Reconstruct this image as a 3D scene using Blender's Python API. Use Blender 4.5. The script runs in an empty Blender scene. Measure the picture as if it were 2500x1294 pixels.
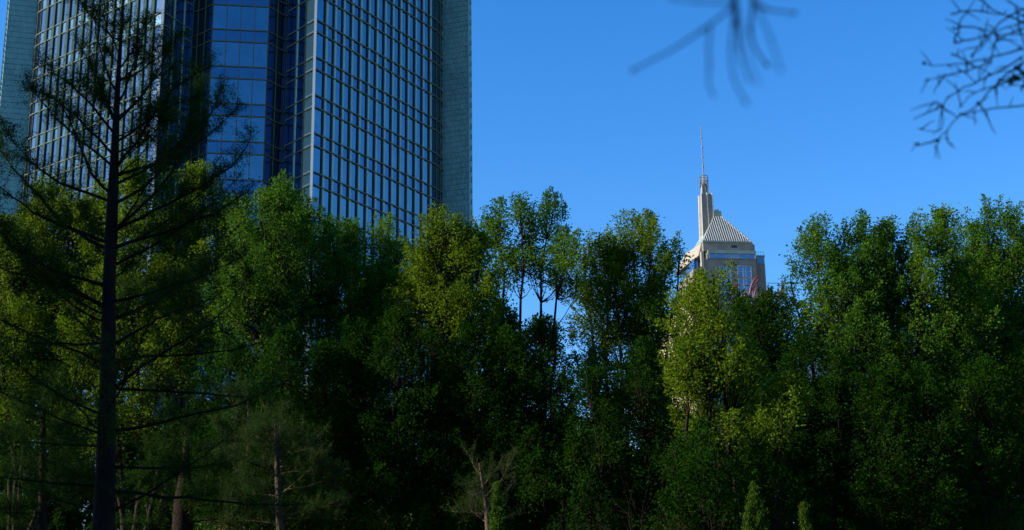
import bpy, math, random
import numpy as np
from mathutils import Vector, Matrix, noise as mnoise

scene = bpy.context.scene
COL = scene.collection
R = math.radians

# ------------------------------------------------------------------ camera
FPX = 3500.0                       # focal length in photo pixels (2500 wide)
PITCH = R(15.65)
ROLL = -math.asin(170 / 12500)
CAM = np.array([0.0, 0.0, 1.6])
Fv = np.array([0, math.cos(PITCH), math.sin(PITCH)])
R0 = np.array([1.0, 0, 0])
U0 = np.array([0, -math.sin(PITCH), math.cos(PITCH)])
Rv = R0 * math.cos(ROLL) + U0 * math.sin(ROLL)
Uv = -R0 * math.sin(ROLL) + U0 * math.cos(ROLL)
cd = bpy.data.cameras.new('camera')
cam = bpy.data.objects.new('camera', cd)
COL.objects.link(cam)
cam.matrix_world = Matrix([[Rv[0], Uv[0], -Fv[0], CAM[0]], [Rv[1], Uv[1], -Fv[1], CAM[1]],
                           [Rv[2], Uv[2], -Fv[2], CAM[2]], [0, 0, 0, 1]])
cd.sensor_width = 36
cd.lens = FPX / 2500 * 36
cd.clip_start = 0.1
cd.clip_end = 6000
cd.dof.use_dof = True
cd.dof.focus_distance = 70
cd.dof.aperture_fstop = 2.0
scene.camera = cam

# ------------------------------------------------------------------ sky, sun, exposure
SUN_AZ = np.array([-1.0, -0.16])
SUN_AZ /= np.linalg.norm(SUN_AZ)
SUN_EL = R(27)
w = bpy.data.worlds.new('World')
scene.world = w
w.use_nodes = True
nt = w.node_tree
nt.nodes.clear()
sky = nt.nodes.new('ShaderNodeTexSky')
sky.sky_type = 'NISHITA'
sky.sun_disc = False
sky.sun_elevation = SUN_EL
sky.sun_rotation = math.atan2(SUN_AZ[0], SUN_AZ[1])
sky.air_density = 1.0
sky.dust_density = 0.3
sky.ozone_density = 3.6
hs = nt.nodes.new('ShaderNodeHueSaturation')
hs.inputs['Saturation'].default_value = 1.33
hs.inputs['Hue'].default_value = 0.508
hs.inputs['Value'].default_value = 1.0
bg = nt.nodes.new('ShaderNodeBackground')
bg.inputs['Strength'].default_value = 0.15
wo = nt.nodes.new('ShaderNodeOutputWorld')
nt.links.new(sky.outputs[0], hs.inputs['Color'])
nt.links.new(hs.outputs[0], bg.inputs[0])
nt.links.new(bg.outputs[0], wo.inputs[0])
sd = bpy.data.lights.new('sun', 'SUN')
sd.energy = 5.0
sd.angle = R(0.5)
sd.color = (1.0, 0.90, 0.72)
sun = bpy.data.objects.new('sun', sd)
COL.objects.link(sun)
sdir = Vector((SUN_AZ[0] * math.cos(SUN_EL), SUN_AZ[1] * math.cos(SUN_EL), math.sin(SUN_EL)))
sun.rotation_euler = sdir.to_track_quat('Z', 'Y').to_euler()
sun.location = (-60, -10, 80)
vs = scene.view_settings
vs.view_transform = 'Standard'
vs.look = 'None'
vs.exposure = 0.74
vs.gamma = 1
scene.cycles.max_bounces = 6
scene.cycles.diffuse_bounces = 2
scene.cycles.glossy_bounces = 3
scene.cycles.transmission_bounces = 3
scene.cycles.use_denoising = True

# ------------------------------------------------------------------ pixel helpers
def ray(px, py):
    d = Fv + (px - 1250) / FPX * Rv + (647 - py) / FPX * Uv
    return d

def atY(px, py, Y):
    d = ray(px, py)
    return CAM + d * (Y - CAM[1]) / d[1]

def atZ(px, py, z):
    d = ray(px, py)
    return CAM + d * (z - CAM[2]) / d[2]

def project(p):
    d = np.asarray(p) - CAM
    z = d @ Fv
    return 1250 + FPX * (d @ Rv) / z, 647 - FPX * (d @ Uv) / z

# ------------------------------------------------------------------ object helpers
def tag(o, label=None, cat=None, group=None, kind=None):
    if label: o['label'] = label
    if cat: o['category'] = cat
    if group: o['group'] = group
    if kind: o['kind'] = kind
    return o

def empty(name, loc, label, cat, group=None):
    o = bpy.data.objects.new(name, None)
    COL.objects.link(o)
    o.location = loc
    return tag(o, label, cat, group)

class MB:
    """collects polygons; builds one mesh object"""
    def __init__(s):
        s.v = []; s.f = []; s.m = []; s.n = 0; s.smooth = []
    def quads(s, V, F, mi=0, smooth=False):
        s.v.append(np.asarray(V, float).reshape(-1, 3))
        F = np.asarray(F, int) + s.n
        s.f.append(F); s.m.append(np.full(len(F), mi)); s.smooth.append(np.full(len(F), smooth))
        s.n += len(s.v[-1])
    def hexa(s, P, mi=0):
        """8 corners: bottom 0-3 (ccw), top 4-7"""
        s.quads(P, [(3, 2, 1, 0), (4, 5, 6, 7), (0, 1, 5, 4), (1, 2, 6, 5), (2, 3, 7, 6), (3, 0, 4, 7)], mi)
    def obox(s, P, Q, n, a0, a1, z0, z1, mi=0):
        """box on a vertical facet: from P to Q in plan, offset along normal n from a0 to a1"""
        P = np.asarray(P)[:2]; Q = np.asarray(Q)[:2]; n = np.asarray(n)[:2]
        c = [P + n * a0, Q + n * a0, Q + n * a1, P + n * a1]
        s.hexa([(*q, z0) for q in c] + [(*q, z1) for q in c], mi)
    def box(s, x0, x1, y0, y1, z0, z1, mi=0):
        c = [(x0, y0), (x1, y0), (x1, y1), (x0, y1)]
        s.hexa([(*q, z0) for q in c] + [(*q, z1) for q in c], mi)
    def tube(s, pts, rad, sides=6, mi=0):
        pts = np.asarray(pts, float); n = len(pts)
        rad = np.broadcast_to(np.asarray(rad, float), (n,))
        t = np.gradient(pts, axis=0)
        t /= np.maximum(np.linalg.norm(t, axis=1, keepdims=True), 1e-9)
        ref = np.where(np.abs(t[:, 2:3]) < 0.9, [[0, 0, 1.0]], [[1.0, 0, 0]])
        a = np.cross(t, ref); a /= np.linalg.norm(a, axis=1, keepdims=True)
        for i in range(1, n):                      # keep the frame from flipping
            a[i] = a[i - 1] - t[i] * (a[i - 1] @ t[i]); a[i] /= max(np.linalg.norm(a[i]), 1e-9)
        b = np.cross(t, a)
        ang = np.arange(sides) / sides * 2 * math.pi
        V = (pts[:, None] + rad[:, None, None] * (np.cos(ang)[None, :, None] * a[:, None] + np.sin(ang)[None, :, None] * b[:, None])).reshape(-1, 3)
        i, j = np.meshgrid(np.arange(n - 1), np.arange(sides), indexing='ij')
        j2 = (j + 1) % sides
        F = np.stack([i * sides + j, i * sides + j2, (i + 1) * sides + j2, (i + 1) * sides + j], -1).reshape(-1, 4)
        s.quads(V, F, mi, True)
    def ball(s, c, r, mi=0):
        c = np.asarray(c)
        zs = [(-.9, .35), (-.4, .92), (.4, .92), (.9, .35)]
        s.tube([c + np.array([0, 0, r * k]) for k, _ in zs], [r * q for _, q in zs], 6, mi)
    def build(s, name, mats, parent=None, origin=None):
        V = np.concatenate(s.v); F = np.concatenate(s.f); M = np.concatenate(s.m); S = np.concatenate(s.smooth)
        org = np.zeros(3)
        if parent is not None:
            q = parent
            while q is not None:
                org = org + np.array(q.location); q = q.parent
        elif origin is not None:
            org = np.array(origin, float)
        V = V - org
        me = bpy.data.meshes.new(name)
        me.vertices.add(len(V)); me.vertices.foreach_set('co', V.astype(np.float32).ravel())
        me.loops.add(F.size); me.loops.foreach_set('vertex_index', F.astype(np.int32).ravel())
        me.polygons.add(len(F))
        me.polygons.foreach_set('loop_start', np.arange(0, F.size, 4, dtype=np.int32))
        me.polygons.foreach_set('material_index', M.astype(np.int32))
        me.polygons.foreach_set('use_smooth', S.astype(bool))
        if not isinstance(mats, (list, tuple)): mats = [mats]
        for m in mats: me.materials.append(m)
        me.update(calc_edges=True)
        o = bpy.data.objects.new(name, me)
        COL.objects.link(o)
        if parent is not None: o.parent = parent
        elif origin is not None: o.location = origin
        return o

# ------------------------------------------------------------------ materials
def mat(name, col, rough=0.7, metal=0.0, noise=None, bump=0.0, scale=1.0, spec=0.5):
    m = bpy.data.materials.new(name); m.use_nodes = True
    nt = m.node_tree; b = nt.nodes['Principled BSDF']
    b.inputs['Base Color'].default_value = (*col, 1)
    b.inputs['Roughness'].default_value = rough
    b.inputs['Metallic'].default_value = metal
    b.inputs['Specular IOR Level'].default_value = spec
    if noise or bump:
        tc = nt.nodes.new('ShaderNodeNewGeometry')
        nz = nt.nodes.new('ShaderNodeTexNoise'); nz.inputs['Scale'].default_value = scale
        nz.inputs['Detail'].default_value = 4
        nt.links.new(tc.outputs['Position'], nz.inputs['Vector'])
        if noise:
            rp = nt.nodes.new('ShaderNodeValToRGB')
            rp.color_ramp.elements[0].position = 0.3; rp.color_ramp.elements[1].position = 0.7
            rp.color_ramp.elements[0].color = (*[c * (1 - noise) for c in col], 1)
            rp.color_ramp.elements[1].color = (*[min(1, c * (1 + noise)) for c in col], 1)
            nt.links.new(nz.outputs['Fac'], rp.inputs[0]); nt.links.new(rp.outputs[0], b.inputs['Base Color'])
        if bump:
            bp = nt.nodes.new('ShaderNodeBump'); bp.inputs['Strength'].default_value = bump
            bp.inputs['Distance'].default_value = 0.05
            nt.links.new(nz.outputs['Fac'], bp.inputs['Height']); nt.links.new(bp.outputs[0], b.inputs['Normal'])
    return m

def island_mat(name, cols, rough=0.5, metal=0.0, transl=0.0, bigscale=0.6, bumpy=0.0, spec=0.5):
    """colour varies from one small loose face to the next and slowly across the whole"""
    m = bpy.data.materials.new(name); m.use_nodes = True
    nt = m.node_tree; b = nt.nodes['Principled BSDF']
    g = nt.nodes.new('ShaderNodeNewGeometry')
    nz = nt.nodes.new('ShaderNodeTexNoise'); nz.inputs['Scale'].default_value = bigscale
    nz.inputs['Detail'].default_value = 2
    nt.links.new(g.outputs['Position'], nz.inputs['Vector'])
    mx = nt.nodes.new('ShaderNodeMath'); mx.operation = 'MULTIPLY_ADD'
    mx.inputs[1].default_value = 0.34
    ad = nt.nodes.new('ShaderNodeMath'); ad.operation = 'MULTIPLY_ADD'
    ad.inputs[1].default_value = 1.3; ad.inputs[2].default_value = -0.32
    nt.links.new(nz.outputs['Fac'], ad.inputs[0])
    nt.links.new(g.outputs['Random Per Island'], mx.inputs[0]); nt.links.new(ad.outputs[0], mx.inputs[2])
    rp = nt.nodes.new('ShaderNodeValToRGB')
    el = rp.color_ramp.elements
    el[0].position = 0; el[1].position = 1
    while len(el) < len(cols): el.new(0.5)
    for i, c in enumerate(cols):
        el[i].position = i / (len(cols) - 1); el[i].color = (*c, 1)
    nt.links.new(mx.outputs[0], rp.inputs[0])
    nt.links.new(rp.outputs[0], b.inputs['Base Color'])
    b.inputs['Roughness'].default_value = rough
    b.inputs['Metallic'].default_value = metal
    b.inputs['Specular IOR Level'].default_value = spec
    if bumpy:
        bp = nt.nodes.new('ShaderNodeBump'); bp.inputs['Strength'].default_value = bumpy
        bp.inputs['Distance'].default_value = 0.08
        n2 = nt.nodes.new('ShaderNodeTexNoise'); n2.inputs['Scale'].default_value = 0.7
        nt.links.new(g.outputs['Position'], n2.inputs['Vector'])
        nt.links.new(n2.outputs['Fac'], bp.inputs['Height']); nt.links.new(bp.outputs[0], b.inputs['Normal'])
    if transl:
        t = nt.nodes.new('ShaderNodeBsdfTranslucent')
        nt.links.new(rp.outputs[0], t.inputs['Color'])
        ms = nt.nodes.new('ShaderNodeMixShader'); ms.inputs[0].default_value = transl
        out = nt.nodes['Material Output']
        nt.links.new(b.outputs[0], ms.inputs[1]); nt.links.new(t.outputs[0], ms.inputs[2])
        nt.links.new(ms.outputs[0], out.inputs['Surface'])
    return m

M = {}
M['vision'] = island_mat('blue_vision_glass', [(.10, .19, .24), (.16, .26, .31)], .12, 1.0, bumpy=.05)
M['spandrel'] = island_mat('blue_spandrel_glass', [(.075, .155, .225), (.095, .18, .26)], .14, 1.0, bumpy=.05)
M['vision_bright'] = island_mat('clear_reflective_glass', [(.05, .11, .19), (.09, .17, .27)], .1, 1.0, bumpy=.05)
M['niche'] = island_mat('shade_darkened_glass', [(.085, .14, .21), (.12, .18, .26)], .14, 1.0, bumpy=.05)  # shade of the recess is put into this darker glass colour
M['sunlit_bay_glass'] = mat('sunlit_tinted_glass', (.16, .30, .28), .25, .3)  # sunlit look of the corner bay is put into this paler colour
M['teal_panel'] = mat('teal_metal_panel', (.17, .33, .34), .5, 0, noise=.12, scale=.8)
M['fin'] = mat('dark_green_fin', (.03, .07, .07), .85, 0, spec=.08)
M['transom'] = mat('green_grey_aluminium', (.075, .10, .078), .75, 0, spec=.2)
M['mull'] = mat('pale_aluminium', (.5, .5, .47), .35, .3)
M['shingle'] = island_mat('teal_glass_shingle', [(.09, .21, .22), (.125, .27, .275), (.16, .33, .32)], .4, .2, bigscale=.25)
M['dark'] = mat('dark_core', (.03, .035, .04), .8)
M['limestone'] = mat('pale_limestone', (.30, .265, .22), .85, noise=.1, scale=.4)
M['granite'] = mat('brown_granite', (.20, .17, .15), .8, noise=.22, scale=.5)
M['copper'] = mat('pale_green_copper', (.19, .25, .23), .6, .1, noise=.2, scale=.5)
M['rib'] = mat('pale_metal_rib', (.34, .34, .32), .5, .2)
M['steel'] = mat('weathered_steel', (.12, .12, .11), .5, .6)
M['officeglass'] = island_mat('office_window_glass', [(.10, .18, .30), (.16, .26, .36)], .15, .9)
M['redsign'] = mat('dark_red_letter', (.17, .012, .016), .5)
M['brick'] = mat('buff_brick', (.36, .29, .22), .85, noise=.15, scale=.6)
M['concrete'] = mat('pale_concrete', (.42, .41, .39), .85, noise=.1, scale=.4)
M['bark'] = mat('dark_bark', (.026, .018, .013), .95, noise=.35, bump=.6, scale=14, spec=.1)
M['cyp_bark'] = mat('red_brown_bark', (.020, .013, .010), .95, noise=.35, bump=.7, scale=18, spec=.1)
M['pinkbark'] = mat('pale_reddish_bark', (.075, .045, .03), .9, noise=.3, bump=.5, scale=12)
M['twig'] = mat('grey_twig', (.035, .03, .03), .85, noise=.3, scale=30)
M['leaf_warm'] = island_mat('yellow_green_leaf', [(.035, .085, .004), (.10, .17, .006), (.18, .255, .009)], .6, transl=.42, spec=.07)
M['leaf_mid'] = island_mat('fresh_green_leaf', [(.018, .07, .006), (.055, .14, .008), (.17, .27, .012)], .6, transl=.42, spec=.07)
M['leaf_shade'] = island_mat('shade_darkened_leaf', [(.006, .028, .002), (.013, .048, .003), (.03, .085, .004)], .7, transl=.4, spec=.03)  # shade on the lower trees is put into this dark leaf colour
M['cyp_leaf'] = island_mat('feathery_needle', [(.012, .040, .005), (.018, .055, .006), (.028, .075, .006)], .75, transl=.35, spec=.03)
M['juniper'] = island_mat('scale_leaf', [(.03, .075, .006), (.05, .105, .008), (.08, .13, .008)], .8, transl=.2, spec=.08)
M['bushleaf'] = island_mat('lime_leaf', [(.09, .13, .01), (.14, .18, .015), (.19, .22, .02)], .5, transl=.4)
M['lawn'] = mat('lawn_grass', (.05, .09, .02), .95, noise=.35, scale=2)
M['paving'] = mat('street_asphalt', (.05, .05, .052), .9, noise=.15, scale=3)

# ------------------------------------------------------------------ ground
g = MB(); g.quads([(-2500, -300, 0), (2500, -300, 0), (2500, 4000, 0), (-2500, 4000, 0)], [(0, 1, 2, 3)])
tag(g.build('ground', M['lawn']), kind='structure')
g = MB(); g.quads([(-400, 84, .004), (400, 84, .004), (400, 100, .004), (-400, 100, .004)], [(0, 1, 2, 3)])
tag(g.build('road', M['paving']), kind='structure')

# ------------------------------------------------------------------ the glass skyscraper
E3 = atY(771, 48.2, 137.5)
ZR = E3[2]; FL = 4.2; SP = 1.36
def rv(px, py):
    return atZ(px, py, ZR)[:2]
LL, L3, L2, L1 = rv(3, 172), rv(80, 179), rv(83, 170.5), rv(92, 165)
A, A2, A3, A4, B = rv(398.6, 28.6), rv(468.9, 76.0), rv(470.0, 89), rv(482.8, 86.5), rv(518.6, 70.3)
C, D, D3, D2, Ec = rv(655.0, 76.8), rv(696.4, 98.7), rv(703.6, 96.2), rv(703.4, 87.9), rv(771, 48.2)
R1, R2, R3, RR = rv(1064.5, 211), rv(1074, 218), rv(1079.6, 228), rv(1150, 217)
K0, K1 = -15, 9
ZT = ZR + FL * K1
tower = empty('glass_skyscraper', (float(Ec[0]), float(Ec[1]), 0),
              'tall blue glass skyscraper with teal shingled ends and one bright white corner', 'skyscraper')
panes = []          # (facade object index, verts, material, px area)
facades = []
rng = np.random.default_rng(5)

def facet(P, Q, nb, style, nin=None):
    """curtain wall between plan points P and Q (left to right as seen)"""
    P = np.asarray(P); Q = np.asarray(Q)
    t = Q - P; L = np.linalg.norm(t); t /= L
    n = np.array([t[1], -t[0]])
    mb = MB()
    # transoms
    for k in range(K0, K1 + 1):
        for z in (ZR + FL * k, ZR + FL * k - SP):
            if z < .1 or z > ZT + .1: continue
            mi = 0
            mb.obox(P, Q, n, -.08, .10 if style != 'fin' else .17, z - .065, z + .065, mi)
            if style == 'side_e': mb.obox(Q - t * 1.35, Q - t * .1, n, .10, .20, z - .1, z + .1, 3)  # pale bar paints the sunlit stretch of transom by the corner
    bw = L / nb
    for i in range(nb + 1):
        s = i * bw
        if style in ('fin', 'finr'):
            if 0 < i < nb + 1 and i != nb:
                # dark projecting fin then a teal panel beyond it
                sg = 1 if style == 'fin' else -1
                a = P + t * (s - .05); b = P + t * (s + .05)
                mb.obox(a, b, n, -.06, .16, 0, ZT, 1)
                a = P + t * (s + .06 * sg); b = P + t * (s + (.52 if sg > 0 else .62) * sg)
                if sg < 0: a, b = b, a
                mb.obox(a, b, n, -.06, .05, 0, ZT, 2 if sg > 0 else 1)
        else:
            if style in ('plain', 'niche') or 0 < i < nb:
                a = P + t * max(0, s - .045); b = P + t * min(L, s + .045)
                mb.obox(a, b, n, -.06, .09, 0, ZT, 0)
                if style in ('side', 'side_e') and i < nb - (style == 'side_e'):
                    mb.obox(P + t * (s + .05), P + t * (s + .34), n, -.06, .03, 0, ZT, 2)
    idx = len(facades)
    facades.append((mb, n))
    # glass
    for k in range(K0 - 1, K1):
        for kind, z0, z1 in (('v', ZR + FL * k, ZR + FL * (k + 1) - SP), ('s', ZR + FL * (k + 1) - SP, ZR + FL * (k + 1))):
            z0 = max(z0, 0.0)
            if z1 < .3: continue
            for i in range(nb):
                a = P + t * (i * bw); b = P + t * ((i + 1) * bw)
                e = (rng.random(4) - .5) * .012
                m = 'vision' if kind == 'v' else 'spandrel'
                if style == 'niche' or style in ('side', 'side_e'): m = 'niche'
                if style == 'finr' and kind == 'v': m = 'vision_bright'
                if style == 'side_e' and i == nb - 1 : m = 'sunlit_bay_glass'
                V = []
                for d_, off in ((0, -.05), (1, 0)):
                    V += [(*(a + n * (off + e[0] * d_)), z0), (*(b + n * (off + e[1] * d_)), z0),
                          (*(b + n * (off + e[2] * d_)), z1), (*(a + n * (off + e[3] * d_)), z1)]
                V = np.array(V)
                q = np.array([project(v) for v in V[4:]])
                x, y = q[:, 0], q[:, 1]
                area = .5 * abs(np.dot(x, np.roll(y, 1)) - np.dot(y, np.roll(x, 1)))
                ok = 5 < x.mean() < 1150 and 0 < y.mean() < 470
                panes.append((idx, V, m, area if ok else 0))
    return idx

facet(L1, A, 16, 'finr')
facet(A, A2, 3, 'side'); facet(A4, B, 2, 'niche'); facet(B, C, 4, 'plain'); facet(C, D, 2, 'niche')
facet(D2, Ec, 3, 'side_e'); facet(Ec, R1, 15, 'fin')
facet(R1, R2, 1, 'plain'); facet(R2, R3, 1, 'plain'); facet(L2, L1, 1, 'plain'); facet(L3, L2, 1, 'plain')
facet(A3, A4, 1, 'niche'); facet(D, D3, 1, 'niche')
fobs = []
names = ['facade'] * len(facades)
for (mb, n) in facades:
    fobs.append(mb.build('facade', [M['transom'], M['fin'], M['teal_panel'], M['mull']], tower))
PF = [(0, 3, 2, 1), (4, 5, 6, 7), (0, 1, 5, 4), (1, 2, 6, 5), (2, 3, 7, 6), (3, 0, 4, 7)]
order = sorted(range(len(panes)), key=lambda i: -panes[i][3])
sub = set(order[:100])
rest = MB()
mlist = [M['vision'], M['spandrel'], M['vision_bright'], M['sunlit_bay_glass'], M['niche']]
mkeys = ['vision', 'spandrel', 'vision_bright', 'sunlit_bay_glass', 'niche']
for i, (idx, V, m, a) in enumerate(panes):
    if i in sub:
        b = MB(); b.quads(V, PF); b.build('window', M[m], fobs[idx])
    else:
        rest.quads(V, PF, mkeys.index(m))
tag(rest.build('glazing', mlist, tower), kind='stuff')
# corner mullions
for P in (Ec, A):
    b = MB(); b.obox(P + np.array([-.13, -.12]), P + np.array([.13, -.12]), (0, -1), -.16, .12, 0, ZT)
    b.build('corner_mullion', M['mull'], tower)
# returns of the recess, rear wall and roof
b = MB()
for P, Q in ((A2, A3), (D3, D2)):
    t_ = Q - P; n_ = np.array([t_[1], -t_[0]]) / (np.linalg.norm(t_) + 1e-6)
    b.obox(P, Q, n_, -.2, .0, 0, ZT)
back_l = np.array([LL[0] + 6, LL[1] + 34]); back_r = np.array([RR[0] - 6, RR[1] + 34])
for P, Q in ((RR, back_r), (back_r, back_l), (back_l, LL)):
    t_ = Q - P; n_ = np.array([t_[1], -t_[0]]) / np.linalg.norm(t_)
    b.obox(P, Q, n_, -.3, 0, 0, ZT)
b.build('rear_wall', M['shingle'], tower)
ring = [LL, L3, L1, A, A2, A4, B, C, D, D2, Ec, R1, R3, RR, back_r, back_l]
cen = np.mean(ring, axis=0)
b = MB()
for i in range(len(ring)):
    P, Q = ring[i], ring[(i + 1) % len(ring)]
    b.quads([(*P, ZT), (*Q, ZT), (*cen, ZT + .5), (*cen, ZT + .5)], [(0, 1, 2, 3)])
b.build('roof', M['dark'], tower)

def shingled(P, Q):
    P = np.asarray(P); Q = np.asarray(Q); t = Q - P; L = np.linalg.norm(t); t /= L; n = np.array([t[1], -t[0]])
    b = MB(); bh = MB()
    b.obox(P, Q, n, -.3, -.02, 0, ZT, 0)
    h = .66; nc = int(L / .30)
    w_ = L / nc
    for r in range(int(ZT / h)):
        z0 = r * h
        off = .5 * w_ * (r % 2)
        for c in range(nc + (1 if r % 2 == 0 else 0)):
            s0 = max(0, c * w_ - off); s1 = min(L + .12, (c + 1) * w_ - off)
            if s1 - s0 < .05: continue
            j = rng.random() * .05; jt = (rng.random() - .5) * .03
            a = P + t * (s0 + .02); q = P + t * (s1 - .02)
            lo = .075 + j * .7
            V = [(*(a + n * -.02), z0), (*(q + n * -.02), z0), (*(q + n * (lo + jt)), z0), (*(a + n * (lo - jt)), z0),
                 (*(a + n * -.02), z0 + h), (*(q + n * -.02), z0 + h), (*(q + n * .03), z0 + h), (*(a + n * .03), z0 + h)]
            b.hexa(V, 0)
    return b.build('shingled_panel', M['shingle'], tower)
shingled(LL, L3)
shingled(R3, RR)

# ------------------------------------------------------------------ the stone tower with the pyramid roof
Y2 = 380.0
O2 = atY(1717, 588, Y2)
u2 = np.array([.993, .118, 0]); u2 /= np.linalg.norm(u2)
v2 = np.array([-u2[1], u2[0], 0])
def loc2(u, v, z): return O2 * [1, 1, 0] + u2 * u + v2 * v + np.array([0, 0, z])
def on2(px, py, v=0.0):
    """photo pixel on the plane at depth v behind the front -> (u, z)"""
    d = ray(px, py); p0 = O2 + v2 * v
    s = ((p0 - CAM) @ v2) / (d @ v2)
    p = CAM + d * s
    return (p - O2) @ u2, p[2]
def b2(mb, u0, u1, v0, v1, z0, z1, mi=0):
    c = [(u0, v0), (u1, v0), (u1, v1), (u0, v1)]
    mb.hexa([loc2(a, b, z0) for a, b in c] + [loc2(a, b, z1) for a, b in c], mi)
st = empty('stone_office_tower', tuple(float(x) for x in loc2(6, 8, 0)),
           'beige stone tower with ribbed pyramid roof, chimney like pier and mast', 'office tower')
W2 = on2(1833, 589)[0]; ZB = on2(1717, 588)[1]; DP = 16.0
zt = on2(1750, 531, DP / 2)[1]
ua, ub = on2(1741, 531, DP / 2)[0], on2(1758, 531, DP / 2)[0]
# pyramid
b = MB()
va, vb = DP / 2 - 1.1, DP / 2 + 1.1
base = [loc2(0, 0, ZB), loc2(W2, 0, ZB), loc2(W2, DP, ZB), loc2(0, DP, ZB)]
top = [loc2(ua, va, zt), loc2(ub, va, zt), loc2(ub, vb, zt), loc2(ua, vb, zt)]
b.hexa(base + top, 0)
roof = b.build('pyramid_roof', M['copper'], st)
b = MB()
nr = 21
for side in range(2):
    for i in range(nr + 1):
        f = i / nr
        if side == 0:
            p0 = loc2(W2 * f, -.05, ZB + .1)
            # ribs run parallel, cut by the hips
            uf = W2 * f; top_u = ua + (ub - ua) * .5
            # height at which the rib meets the hip
            k = 1.0
            if uf < ua: k = uf / ua
            if uf > ub: k = (W2 - uf) / (W2 - ub)
            k = max(k, .02)
            uu = uf + (top_u - uf) * 0
            p1 = loc2(uu, va * k - .05, ZB + (zt - ZB) * k + .1)
        else:
            vf = DP * f
            k = 1.0
            if vf < va: k = vf / va
            if vf > vb: k = (DP - vf) / (DP - vb)
            k = max(k, .02)
            p0 = loc2(-.05, vf, ZB + .1); p1 = loc2(ua * k - .05, vf, ZB + (zt - ZB) * k + .1)
        if side == 0: b.tube([p0, p1], .11, 4)
for c, d in zip(base, top):
    b.tube([c, d], .22, 4)
b.build('roof_ribs', M['rib'], st)
b = MB(); b2(b, -.25, W2 + .25, -.25, DP, ZB - .35, ZB + .05); b.build('eave', M['copper'], st)
zc = on2(1750, 516, DP / 2)[1]
b = MB(); b2(b, ua - .2, ub + .1, va - .2, vb, zt - .05, zc - .3); b2(b, ua + .5, ub - .5, va + .2, vb - .3, zc - .3, zc + .3)
cap = b.build('roof_cap', M['copper'], st)
# parapet block
z1 = on2(1717, 612)[1]
zs = on2(1837, 596)[1]
b = MB()
b2(b, -.1, W2 + .55, 0, DP + .4, z1, ZB - .36)
b2(b, W2 + .551, W2 + 1.1, .3, DP - .6, z1, zs)
b.build('parapet', M['granite'], st)
uv0, zv0 = on2(1786, 605, -.01); uv1, zv1 = on2(1799, 599, -.01)
b = MB(); b2(b, uv0, uv1, -.06, .1, zv0, zv1); b.build('vent', M['dark'], st)
# left buttress slope of pale stone
b = MB()
c = [loc2(-1.2, 1.5, z1 - 1), loc2(-.11, 1.5, z1 - 1), loc2(-.11, DP + 6, z1 - 1), loc2(-3.4, DP + 6, z1 - 1),
     loc2(-.3, 1.5, ZB - .4), loc2(-.11, 1.5, ZB - .4), loc2(-.11, DP + 2, ZB + 1.5), loc2(-.8, DP + 2, ZB + 1.5)]
b.hexa(c); b.build('buttress', M['limestone'], st)
# window band
ul = on2(1729, 620, -.6)[0]; ur = on2(1845, 620, -.6)[0]
zb1 = on2(1790, 633, -.6)[1]; zb0 = on2(1790, 612, -.6)[1]
b = MB(); b2(b, ul, ur, -.6, DP, zb1, z1 - .01); b.build('window_band_wall', M['granite'], st)
b = MB(); b2(b, ul - .1, ur + .1, -.85, DP, z1 - .9, z1 + .02); b.build('cornice', M['copper'], st)
marks = [1731, 1749, 1768, 1806, 1826, 1844]
uz = [on2(x, 625, -.75)[0] for x in marks]
zw0, zw1 = zb1 + .15, z1 - 1.05
for i in range(5):
    f = MB()
    for q in (uz[i], uz[i + 1]): b2(f, q - .14, q + .14, -.86, -.6, zw0, zw1)
    if i == 2:
        for j in range(1, 8): q = uz[2] + (uz[3] - uz[2]) * j / 8; b2(f, q - .08, q + .08, -.80, -.6, zw0, zw1)
    fo = f.build('window', M['rib'], st)
    gq = MB(); b2(gq, uz[i] + .14, uz[i + 1] - .14, -.72, -.6, zw0, zw1); gq.build('pane', M['officeglass'], fo)
# main body
ubl = on2(1722, 690, -.4)[0]; ubr = on2(1848, 690, -.4)[0]
b = MB(); b2(b, ubl, ubr, -.4, DP + 2, 0, zb1 - .01); b.build('body', M['granite'], st)
b = MB(); up = on2(1714, 660, -.9)[0]; up1 = on2(1720, 660, -.9)[0]
b2(b, up, up1, -.9, .5, 0, z1 - .4)
b.build('pier', M['limestone'], st)
def win_bay(px0, px1, py0, nz):
    ua_, z_ = on2(px0, py0, -.45); ub_, _ = on2(px1, py0, -.45)
    for k in range(nz):
        za = z_ - 3.6 * (k + 1) + .5; zb = z_ - 3.6 * k
        f = MB()
        for q in (ua_, (ua_ + ub_) / 2 - .35, (ua_ + ub_) / 2 + .35, ub_):
            b2(f, q - .12, q + .12, -.62, -.4, za, zb)
        b2(f, ua_ + .12, ub_ - .12, -.58, -.41, (za + zb) / 2 - .07, (za + zb) / 2 + .07)
        b2(f, ua_ - .12, ub_ + .12, -.6, -.4, za - .12, za); b2(f, ua_ - .12, ub_ + .12, -.6, -.4, zb, zb + .12)
        fo = f.build('window', M['rib'], st)
        gq = MB(); b2(gq, ua_ + .12, ub_ - .12, -.5, -.42, za, zb); gq.build('pane', M['officeglass'], fo)
win_bay(1800, 1833, 650, 7)
win_bay(1755, 1783, 650, 7)
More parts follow.
